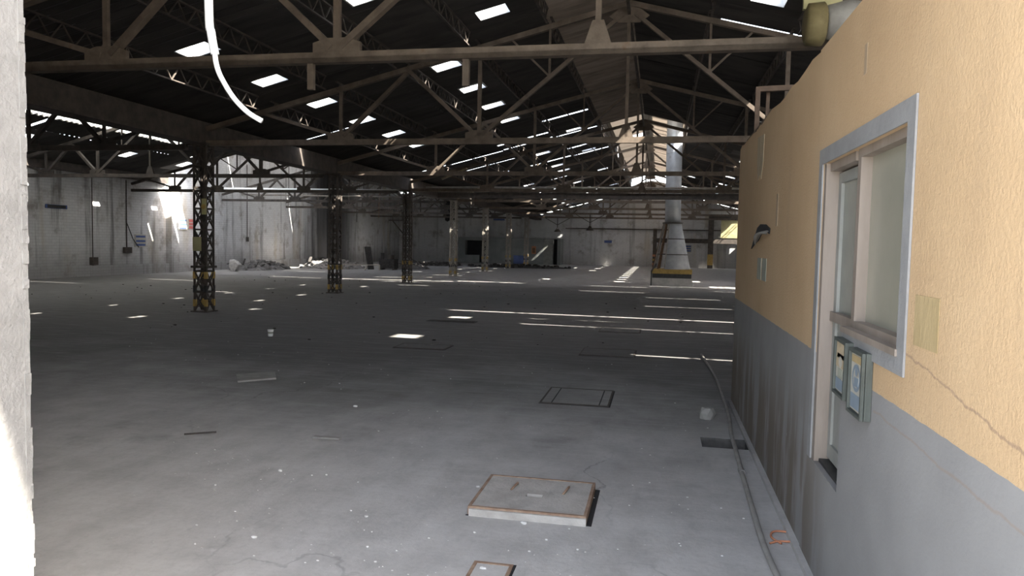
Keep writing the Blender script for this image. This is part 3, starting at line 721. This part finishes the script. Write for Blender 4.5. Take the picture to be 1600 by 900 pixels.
for i, (x0, x1, z0, z1) in enumerate(((-17.9,-17.0,3.4,5.2), (-12.6,-11.9,4.0,4.7))):  # black slabs on the wall face paint the dark inside the openings
    o = MB().prism([(x0,z0+.1),(x0+.2,z0),(x0+.45,z0+.14),(x1-.1,z0+.02),(x1,z0+.1),(x1,z1),(x0,z1)], 'y', 60.38, 60.495).build('painted_cavity', M['void']); tag(o, ['tall black broken opening high on the back wall left', 'small dark opening high on the back wall above booth'][i], 'opening')
o = MB().box((-4.4,60.44,1.85),(-3.8,60.5,2.05)).build('wall_sign', M['sign_navy']); tag(o, 'tiny blue-green plate on the bare back wall left of chimney', 'sign')
# pipes / ledge on back wall
o = MB().box((-7.6,60.36,2.95),(8.0,60.5,3.03)).build('wall_ledge', M['dark_steel']); tag(o, 'thin dark ledge line along the back wall behind the chimney', 'ledge')
gf = empty('steel_gate_frame', (0, 59.9, 0)); tag(gf, 'dark steel gate frame with olive board at the back right', 'frame')
MB().box((-.5,-.12,0),(-.2,.12,3.05)).build('post', M['dark_steel'], gf)
for j in range(3): MB().box((-.51,-.13,.15+j*.34),(-.19,.13,.32+j*.34)).build('hazard_band', M['yellow'] if j % 2 else M['orange'], gf)
MB().box((-.2,-.1,1.95),(8.2,.1,2.3)).build('beam', M['dark_steel'], gf)
MB().box((3.75,-.14,0),(4.15,.14,4.1)).build('post', M['dark_steel'], gf); MB().box((3.74,-.15,.25),(4.16,.15,1.1)).build('painted_band', M['yellow'], gf)
MB().box((3.75,-.1,3.85),(8.2,.1,4.1)).build('header', M['dark_steel'], gf)
MB().box((4.7,.0,2.4),(7.2,.05,3.8)).build('board', M['olive_board'], gf)
s = empty('wall_notice', (2.25, 60.44, 1.2)); tag(s, 'small white and blue notice on the back wall right of the chimney', 'notice')
MB().box((-.3,0,0),(.3,.04,.6)).build('notice_board', M['sign_white'], s)
for j in range(3): MB().box((-.24,-.01,.08+j*.18),(.24,0,.2+j*.18)).build('printed_line', M['sign_navy'], s)

# left wall signs and conduits
def wall_sign(y, z, wy, hz, lab, lines, mat='sign_white'):
    s = empty('wall_sign', (XL+.002, y, z)); tag(s, lab, 'sign')
    sb = MB().box((0,-wy/2,0),(.03,wy/2,hz)).build('sign_board', M[mat], s)
    for j, (c, a0, a1) in enumerate(lines): MB().box((.03,-wy*.42,hz*a0),(.036,wy*.42,hz*a1)).build('printed_line', M[c], sb)
wall_sign(28.1, 1.15, .7, .55, 'white sign with blue lettering low on the left wall', [('sign_navy',.1,.25),('sign_navy',.4,.55),('sign_navy',.75,.9)])
wall_sign(31.0, 1.95, .6, .55, 'white sign with blue lines beside the red sign on the left wall', [('sign_navy',.1,.25),('sign_navy',.4,.55),('sign_navy',.75,.9)])
wall_sign(31.65, 2.0, .5, .5, 'red and white sign on the left wall past the pilaster', [('sign_red',.05,.3),('sign_red',.4,.6),('sign_red',.68,.95)])
wall_sign(23.6, 2.58, 1.0, .14, 'narrow dark plate high on the left wall', [('black',.1,.9)], 'sign_navy')
c = empty('wall_conduit', (XL+.03, 27.25, 0)); tag(c, 'dark conduit dropping to a junction box beside the blue lettered sign', 'conduit')
MB().tube([(0,0,3.95),(0,0,1.1)], .025, 6).build('conduit_tube', M['dark_steel'], c); MB().box((-.03,-.2,.9),(.1,.2,1.15)).build('junction_box', M['dark_steel'], c)
MB().tube([(0,0,2.2),(.02,.35,1.5),(.02,.7,1.15)], .018, 6).build('loose_wire', M['black'], c)
c = empty('wall_conduit', (XL+.03, 25.35, 0)); tag(c, 'thin conduit ending in a tap fitting near the floor, left wall', 'conduit')
MB().tube([(0,0,3.9),(0,0,.2)], .018, 6).build('conduit_tube', M['dark_steel'], c); MB().box((-.03,-.15,.45),(.12,.15,.75)).build('fitting', M['dark_steel'], c)
c = empty('wall_conduit', (XL+.03, 36.5, 0)); tag(c, 'thin dark drop pipe on the pale wall right of the first column', 'conduit')
MB().tube([(0,0,5.6),(0,0,1.6)], .02, 6).build('conduit_tube', M['dark_steel'], c); MB().box((-.03,-.07,1.45),(.06,.07,1.7)).build('fitting', M['dark_steel'], c)

# ------------------------------------------------------------------ rubble and burnt things
def heap(name, cx, cy, rx, ry, h, seed, label, mat):
    rnd = random.Random(seed); nx, ny = 22, 18; v = []; fcs = []
    for i in range(nx+1):
        for j in range(ny+1):
            a, b2 = i/nx*2-1, j/ny*2-1; e = max(0, 1 - (a*a + b2*b2))
            v.append((cx + a*rx, cy + b2*ry, .004 + h*e**.8*rnd.uniform(.35, 1)))
    for i in range(nx):
        for j in range(ny):
            k = i*(ny+1)+j
            if v[k][2] < .005 and v[k+ny+2][2] < .005 and v[k+1][2] < .005 and v[k+ny+1][2] < .005: continue
            fcs.append((k, k+ny+1, k+ny+2, k+1))
    mb = MB().poly(v, fcs)
    for i in range(90):
        t = rnd.uniform(0, 6.28); q = rnd.random()**.6; x, y = cx + math.cos(t)*rx*q, cy + math.sin(t)*ry*q
        sz = rnd.uniform(.08, .3); mb.rock((x, y, h*max(0,1-q*q)*.8 + sz*.2), (sz, sz*rnd.uniform(.6,1.2), sz*.7), rnd)
    o = mb.build(name, M[mat]); tag(o, label, 'rubble', None, 'stuff'); return o
heap('rubble_heap', -20.6, 35.6, 1.1, 2.2, .5, 21, 'grey heap of rubble against the pale left wall', 'ash')
heap('rubble_heap', -18.6, 40.0, 1.9, 2.0, .55, 22, 'dark burnt rubble heap left of the second column', 'ash')
heap('rubble_heap', -14.9, 42.0, 1.5, 1.3, .3, 23, 'low scattered rubble heap behind the leaning black board', 'ash')
heap('ash_heap', -9.5, 50.5, 3.6, 2.2, .14, 24, 'flat black ash spread between the far columns', 'char')
heap('ash_heap', -15.4, 50.0, 1.8, 2.0, .16, 25, 'flat dark ash patch before the long booth', 'char')
rnd = random.Random(31)
for i in range(12):
    hp = ((-20.6, 35.6, .8, 1.8), (-18.6, 39.7, 1.5, 1.5), (-14.9, 42.0, 1.2, .9))[i % 3]
    x, y = hp[0] + rnd.uniform(-1, 1)*hp[2], hp[1] + rnd.uniform(-1, 1)*hp[3]; a = rnd.uniform(0, 3.14); L = rnd.uniform(.35, .9); e = rnd.uniform(.05, .6)
    o = MB().bar((-L/2*math.cos(a), -L/2*math.sin(a), -e*L/2), (L/2*math.cos(a), L/2*math.sin(a), e*L/2), rnd.uniform(.07, .16), .03).build('charred_plank', M[('char','char','rubble_grey','dark_steel')[i % 4]])
    o.location = (x, y, .32 + e*L/2*.7)
    tag(o, ('black charred plank', 'burnt black lath', 'pale broken plaster strip', 'dark bent steel strip')[i % 4] + [' in the grey heap by the pale left wall', ' in the dark rubble heap left of the second column', ' in the low rubble behind the leaning black board'][i % 3], 'plank',
        ['planks in the grey heap', 'planks in the dark heap', 'planks in the low rubble'][i % 3])
o = MB().bar((-16.0,39.4,.0),(-16.3,39.6,1.28),.38,.07).build('leaning_board', M['char']); tag(o, 'upright black charred board leaning in the rubble between two columns', 'board')
o = empty('burnt_machine', (-15.1, 39.8, .0)); tag(o, 'squat burnt black machine casing beside the leaning black board', 'machine')
MB().box((-.45,-.35,.08),(.45,.35,.62)).build('casing', M['char'], o); MB().tube([(-.25,-.3,.62),(-.25,-.3,.95)],.1,10).build('stub_pipe', M['char'], o); MB().tube([(.2,-.1,.62),(.2,-.1,.85)],.16,12).build('motor', M['dark_steel'], o)
for x in (-.38,.38): MB().box((x-.05,-.3,0),(x+.05,.3,.08)).build('skid', M['dark_steel'], o)
o = empty('bent_frame', (-16.0, 38.3, 0)); tag(o, 'low bent metal frame lying in front of the leaning black board', 'frame')
for p0, p1 in (((-1.2,0,.02),(-1.2,0,.28)),((-1.2,0,.28),(.9,.1,.3)),((.9,.1,.3),(.9,.1,.02)),((.2,.05,.29),(.25,-.4,.02)),((-.6,0,.28),(-.55,.6,.25))): MB().bar(p0, p1, .06).build('frame_bar', M['grey_steel'], o)
o = MB().rock((-20.2,32.4,.3),(.6,.5,.6),random.Random(4)).build('rubble_block', M['rubble_grey']); tag(o, 'pale block of broken masonry in the grey heap near first column', 'rubble')

# ------------------------------------------------------------------ floor covers
def cover(x0, x1, y0, y1, label, h=.02, rim='rim', handles=False, body='floor', seams=False):
    t = empty('floor_cover', ((x0+x1)/2, (y0+y1)/2, 0)); tag(t, label, 'floor cover')
    a, b2 = (x1-x0)/2, (y1-y0)/2; rw = .018
    if handles:
        # slab with a finger notch
        m = MB().box((-a+rw,-b2+rw,0),(-.05,b2-rw,h)); m.box((.05,-b2+rw,0),(a-rw,b2-rw,h)); m.box((-.05,-b2+rw,0),(.05,-.05,h)); m.box((-.05,0,0),(.05,b2-rw,h)); m.box((-.05,-.05,0),(.05,0,h*.4))
    else: m = MB().box((-a+rw,-b2+rw,0),(a-rw,b2-rw,h))
    m.build('slab', M[body], t)
    r_ = M[rim]
    for (p0, p1) in (((-a,-b2),(a,-b2+rw)),((-a,b2-rw),(a,b2)),((-a,-b2+rw),(-a+rw,b2-rw)),((a-rw,-b2+rw),(a,b2-rw))):
        MB().box((p0[0],p0[1],0),(p1[0],p1[1],h+.004)).build('rim', r_, t)
    # open joint round the cover
    MB().box((a,-b2-.006,-.0),(a+(.03 if handles else .012),b2+.01,.0035)).build('joint', M['void'], t)
    MB().box((-a-.01,-b2-.012,0),(a,-b2,.003)).build('joint', M['void'], t)
    if handles:
        for x in (-.16, .17): MB().tube([(x,-.02+.06,h),(x+.02,.1,h+.018),(x+.025,.14,h+.018),(x+.02,.17,h)], .007, 6).build('lifting_loop', r_, t)
        MB().box((-a+.01,-b2-.016,0),(a-.0,-b2,h*.85)).build('front_edge', M['cover'], t)
    if seams:
        for x in (-a+.12, a-.10): MB().box((x-.006,-b2+.03,h),(x+.006,b2-.03,h+.0015)).build('seam', M['void'], t)
    return t
cover(-1.06, -.36, 4.13, 4.75, 'nearest concrete floor cover with rusty rim and two lifting loops', .05, handles=True, body='cover')
cover(-1.14, -.44, 7.28, 8.1, 'flush dark floor cover in line beyond the nearest rusty one', .008, 'dark_steel', seams=True)
cover(-1.10, -.30, 10.66, 11.4, 'third floor cover from the camera, faint in the shade', .008, 'dark_steel')
cover(-1.06, -.30, 13.7, 14.4, 'fourth floor cover, just before the long streak of sun', .008, 'dark_steel')
cover(-3.9, -3.1, 10.5, 11.0, 'dark floor cover left of the row, below the square sun patch', .008, 'dark_steel')
cover(-4.6, -3.6, 14.3, 14.55, 'sunken black floor cover in the soot left of the sun streaks', .008, 'black', body='char')
cover(-.86, -.66, 3.25, 3.51, 'small square inspection cover at the bottom edge of the photo', .006)
o = MB().prism([(-4.55,7.36),(-4.25,7.66),(-4.47,8.03),(-4.80,7.74)], 'z', .002, .02).build('loose_slab', M['hose']); tag(o, 'thin loose slab lying askew on the floor at left', 'slab')
# ------------------------------------------------------------------ small things on the floor
t = empty('paper_cup', (-6.26, 11.1, 0)); tag(t, 'small white cup standing alone on the dark floor', 'cup')
MB().tube([(0,0,0),(0,0,.11)], [.038,.05], 14).build('cup_body', M['white'], t, False); MB().tube([(0,0,.045),(0,0,.075)], [.0435,.047], 14).build('printed_band', M['sign_grey'], t)
pts = [(.66,11.2,.018),(.72,9.68,.018),(.72,8.54,.018),(.70,7.24,.018),(.655,6.5,.02),(.645,6.2,.02),(.64,5.9,.018),(.625,5.39,.018),(.61,4.72,.018),(.60,4.11,.018),(.61,3.71,.018),(.64,3.2,.018),(.68,2.6,.018)]
def smooth(pts, n=5):
    P = [Vector(p) for p in pts]; res = []
    for i in range(len(P)-1):
        p0, p1, p2, p3 = P[max(i-1,0)], P[i], P[i+1], P[min(i+2,len(P)-1)]
        for k in range(n):
            t = k/n; res.append(.5*((2*p1)+(p2-p0)*t+(2*p0-5*p1+4*p2-p3)*t*t+(3*p1-p0-3*p2+p3)*t**3))
    return res + [P[-1]]
t = empty('floor_hose', (.65, 5, 0)); tag(t, 'long dusty grey hose along the foot of the cabin wall', 'hose')
hz = MB().tube([p - Vector((.65,5,0)) for p in smooth(pts)], .017, 8).build('hose_tube', M['hose'], t, True)
MB().tube([(-.026,.42,.018),(-.024,.34,.018)], .022, 10).build('hose_clip', M['hose'], t)
o = MB().rock((.49,7.05,.055),(.16,.14,.12),random.Random(8)).build('rubble_lump', M['hose']); tag(o, 'round lump of rubble beside the hose beyond the floor pit', 'rubble')
o = MB().tube(smooth([(.70,4.12,.008),(.66,4.2,.008),(.68,4.28,.01),(.75,4.29,.012),(.78,4.22,.014),(.76,4.16,.01),(.69,4.15,.008),(.64,4.11,.008)]), .006, 6).build('rope_scrap', M['orange'], None, True); tag(o, 'scrap of frayed orange rope at the foot of the cabin wall', 'rope')
o = MB().bar((-2.69,5.45,.012),(-2.46,5.45,.014),.045,.015).build('wood_strip', M['hose']); tag(o, 'short pale strip of wood flat on the foreground floor', 'strip')
o = MB().bar((-3.73,5.26,.008),(-3.52,5.38,.012),.014,.01).build('stick', M['dark_steel']); tag(o, 'dark thin stick on the floor at lower left', 'stick')
rnd = random.Random(12)
m = MB()
for i in range(22):
    s_ = rnd.uniform(.03, .09); m.rock((rnd.uniform(PX0+.03, PX1-.03), rnd.uniform(PY0+.03, PY1-.03), -.125 + rnd.uniform(0, .02)), (s_*1.4, s_, s_*.8), rnd)
o = m.build('pit_rubble', M['rubble_grey']); tag(o, 'rubble lying in the small rectangular floor pit under the hose', 'rubble', None, 'stuff')
# white chips that can be picked out
chips = [(740,866,0),(820,816,0),(756,763,0),(424,740,0)]
for (x, y, s_, lab) in ((-.71,4.07,.045,'white plaster chip at the front edge of the nearest floor cover'), (-1.12,4.62,.03,'white chip just left of the nearest floor cover'),
                        (-2.52,4.60,.04,'white plaster crumb alone on the open floor left of the covers'), (-.80,3.44,.04,'white chip lying on the small inspection cover'),
                        (-1.62,3.95,.03,'pointed white chip on the pale foreground floor'), (-2.08,3.52,.035,'white chip low in the photo left of the inspection cover'),
                        (-2.83,6.6,.05,'pale crumb on the floor beyond the wood strip')):
    s_ *= .6; o = MB().rock((x, y, s_*.3), (s_*1.5, s_, s_*.6), rnd).build('plaster_chip', M['chip']); tag(o, lab, 'chip', 'larger plaster chips')
m = MB()
for i in range(330):
    y = 3.3 + 7*rnd.random()**1.7; x = rnd.uniform(-.9*y*.86-.3, .62); s_ = .004 + .008*rnd.random()**2.5
    m.rock((x, y, s_*.3), (s_*1.5, s_, s_*.7), rnd)
o = m.build('floor_grit', M['chip']); tag(o, 'fine white plaster grit scattered over the foreground floor', 'grit', None, 'stuff')
m = MB()
for i in range(160):
    y = 10.5 + 20*rnd.random(); x = rnd.uniform(-9 if y < 14 else -18, .6); s_ = .012 + .03*rnd.random()**2
    m.rock((x, y, s_*.3), (s_*1.8, s_, s_*.6), rnd)
o = m.build('floor_litter', M['char']); tag(o, 'small burnt crumbs scattered over the dark middle floor', 'litter', None, 'stuff')

# ------------------------------------------------------------------ things on the cabin wall
def framed_sign(y0, y1, z0, z1, label, bands, tilt=0):
    t = empty('framed_sign', (XC, (y0+y1)/2, z0)); tag(t, label, 'sign'); hw = (y1-y0)/2; h = z1-z0; t.rotation_euler = (tilt, 0, 0)
    MB().box((-.028,-hw,0),(-.002,hw,h)).build('backing', M['sign_green'], t)
    sh = MB().box((-.031,-hw+.022,.018),(-.027,hw-.022,h-.018)).build('sheet', M['sign_white'], t)
    for (p0, p1) in (((-hw,0),(hw,.012)),((-hw,h-.012),(hw,h)),((-hw,.012),(-hw+.014,h-.012)),((hw-.014,.012),(hw,h-.012))):
        MB().box((-.04,p0[0],p0[1]),(-.026,p1[0],p1[1])).build('frame_strip', M['sign_green'], t)
    for (kind, mat, a0, a1, b0, b1) in bands:
        ya, yb, za, zb = -hw+2*hw*a0, -hw+2*hw*a1, h*b0, h*b1
        if kind == 'r': MB().box((-.0325,ya,za),(-.0305,yb,zb)).build('print', M[mat], sh)
        elif kind == 'o':
            n = 20; m = MB(); v = []
            for q in (1.0, .72):
                for i in range(n): v.append((-.0325, (ya+yb)/2+math.cos(2*math.pi*i/n)*(yb-ya)/2*q, (za+zb)/2+math.sin(2*math.pi*i/n)*(zb-za)/2*q))
            m.poly(v, [(i,(i+1)%n,n+(i+1)%n,n+i) for i in range(n)]).build('print', M[mat], sh)
        elif kind == 'c':
            m = MB(); n = 16; m.poly([(-.0328,(ya+yb)/2+math.cos(2*math.pi*i/n)*(yb-ya)/2,(za+zb)/2+math.sin(2*math.pi*i/n)*(zb-za)/2) for i in range(n)],[tuple(range(n))]).build('print', M[mat], sh)
framed_sign(2.87, 3.07, .975, 1.225, 'framed sign with ochre header and blue figure oval below the window',
            [('r','ochre',.14,.86,.80,.91),('o','sign_blue',.2,.8,.36,.78),('c','sign_blue',.4,.6,.60,.72),('r','sign_blue',.36,.64,.44,.58),('r','sign_blue',.14,.86,.10,.32)])
framed_sign(3.13, 3.32, 1.0, 1.235, 'faded framed sign nearest the cabin door, tan with pale figures',
            [('r','tan',.12,.88,.5,.93),('r','rubble_grey',.2,.8,.66,.74),('c','sign_white',.35,.65,.5,.7),('r','sign_blue',.15,.85,.1,.3),('r','sign_grey',.3,.7,.32,.48)], tilt=.03)
o = MB().box((XC-.002,2.26,1.315),(XC-.0005,2.46,1.47)).build('wall_patch', M['ochre']); tag(o, 'ochre square plate on the yellow wall right of the window', 'plate')
for i, y in enumerate((5.72, 6.0)):
    o = MB().box((XC+.001,y,1.36),(XC+.006,y+.22,1.53)).build('paper_notice', M['sign_grey']); tag(o, ['grey-green notice on the yellow wall under the torn flap, nearer one', 'grey-green notice on the yellow wall under the torn flap, farther one'][i], 'notice')
# torn curled strip; a black patch paints the dark of the cavity behind
t = empty('torn_panel_flap', (XC, 6.1, 1.62)); tag(t, 'black tear in the yellow wall with a curled pale flap', 'tear')
MB().prism([(.52,-.02),(.30,.02),(.10,.045),(-.1,.10),(-.3,.125),(-.5,.09),(-.52,.13),(-.30,.165),(-.02,.175),(.16,.15),(.34,.07)], 'x', -.006, .002).build('cavity', M['void'], t)
m = MB(); v = []; n = 12
for i in range(n+1):
    a = i/n; y = .12-.64*a; z = .035+.10*math.sin(a*1.9)-.02*a
    for j in range(5):
        q = j/4; v.append((-.008-.06*math.sin(q*2.6)*math.sin(.3+a*2.6), y, z-.028*q))
m.poly(v, [(i*5+j,i*5+j+1,(i+1)*5+j+1,(i+1)*5+j) for i in range(n) for j in range(4)]).build('curled_strip', M['hose'], t, True)
o = MB().prism([(6.1,2.5),(6.5,2.53),(6.48,2.3),(6.42,2.17),(6.3,2.2),(6.2,2.16),(6.12,2.3)], 'x', XC+.001, XC+.006).build('torn_paper', M['tan']); tag(o, 'torn tan paper strip hanging from the top of the cabin wall', 'paper')
o = MB().box((XC+.0025,5.28,1.76),(XC+.006,5.36,1.98)).build('wall_stain_plate', M['stain']); tag(o, 'narrow grey strip on the yellow wall above the notices', 'strip')
o = MB().box((XC-.001,3.16,2.30),(XC+.002,3.20,2.42)).build('wall_plug', M['stain']); tag(o, 'small ochre filler patch high on the yellow wall above window', 'patch')

# rusty frame on the cabin top
t = empty('angle_iron_frame', (.82, 6.95, 2.62)); tag(t, 'rusty angle-iron frame standing on the far end of the cabin', 'frame')
for p0, p1, wd in (((0,0,0),(0,0,.42),.04),((.1,.1,0),(.1,.1,.4),.03),((0,0,.40),(1.3,0,.44),.045),((.4,0,.42),(.02,-.4,.0),.04),((.9,0,0),(.9,0,.42),.04),((0,-.75,.02),(0,.6,.02),.03)):
    MB().bar(p0, p1, wd).build('frame_bar', M['frame_rust'], t)
# hoist on the nearest truss
t = empty('chain_hoist', (1.46, 7.48, 3.72)); tag(t, 'dusty yellow hoist drum hanging at the nearest truss above the cabin', 'hoist')
MB().tube([(-.18,0,0),(-.16,0,0),(-.02,0,0),(0,0,0)], [.14,.19,.2,.17], 20).build('drum', M['drum'], t, True)
MB().tube([(0,.02,.02),(.2,.05,.04),(.34,.08,.05)], [.15,.19,.17], 18).build('motor', M['hose'], t, True)
MB().box((-.2,-.03,.14),(.14,.03,.3)).build('mounting_plate', M['olive_board'], t)
MB().bar((-.14,0,.28),(-.02,.0,.62),.05).build('strut', M['steel'], t); MB().bar((.12,0,.2),(.02,0,.72),.05).build('strut', M['steel'], t); MB().bar((.3,0,.1),(.36,0,.8),.05).build('strut', M['steel'], t)
# white conduit dangling near the gate
t = empty('hanging_conduit', (-1.99, 3.0, 0)); tag(t, 'white bent conduit dangling in the foreground near the gate', 'conduit')
up = [(-1.99,3,6.14),(-2.0,3,5.0),(-2.0,3,3.6),(-1.992,3,2.65),(-1.98,3,2.51),(-1.962,3,2.415)]
dn = [(-1.964,3,2.43),(-1.955,3,2.37),(-1.93,3,2.31),(-1.87,3,2.222),(-1.80,3,2.157),(-1.735,3,2.12)]
sh_ = Vector((1.99,-3,0))
MB().tube([p+sh_ for p in smooth(up)], .0185, 10).build('conduit_sleeve', M['white'], t, True)
MB().tube([p+sh_ for p in smooth(dn)], .0115, 10).build('inner_cable', M['white'], t, True)
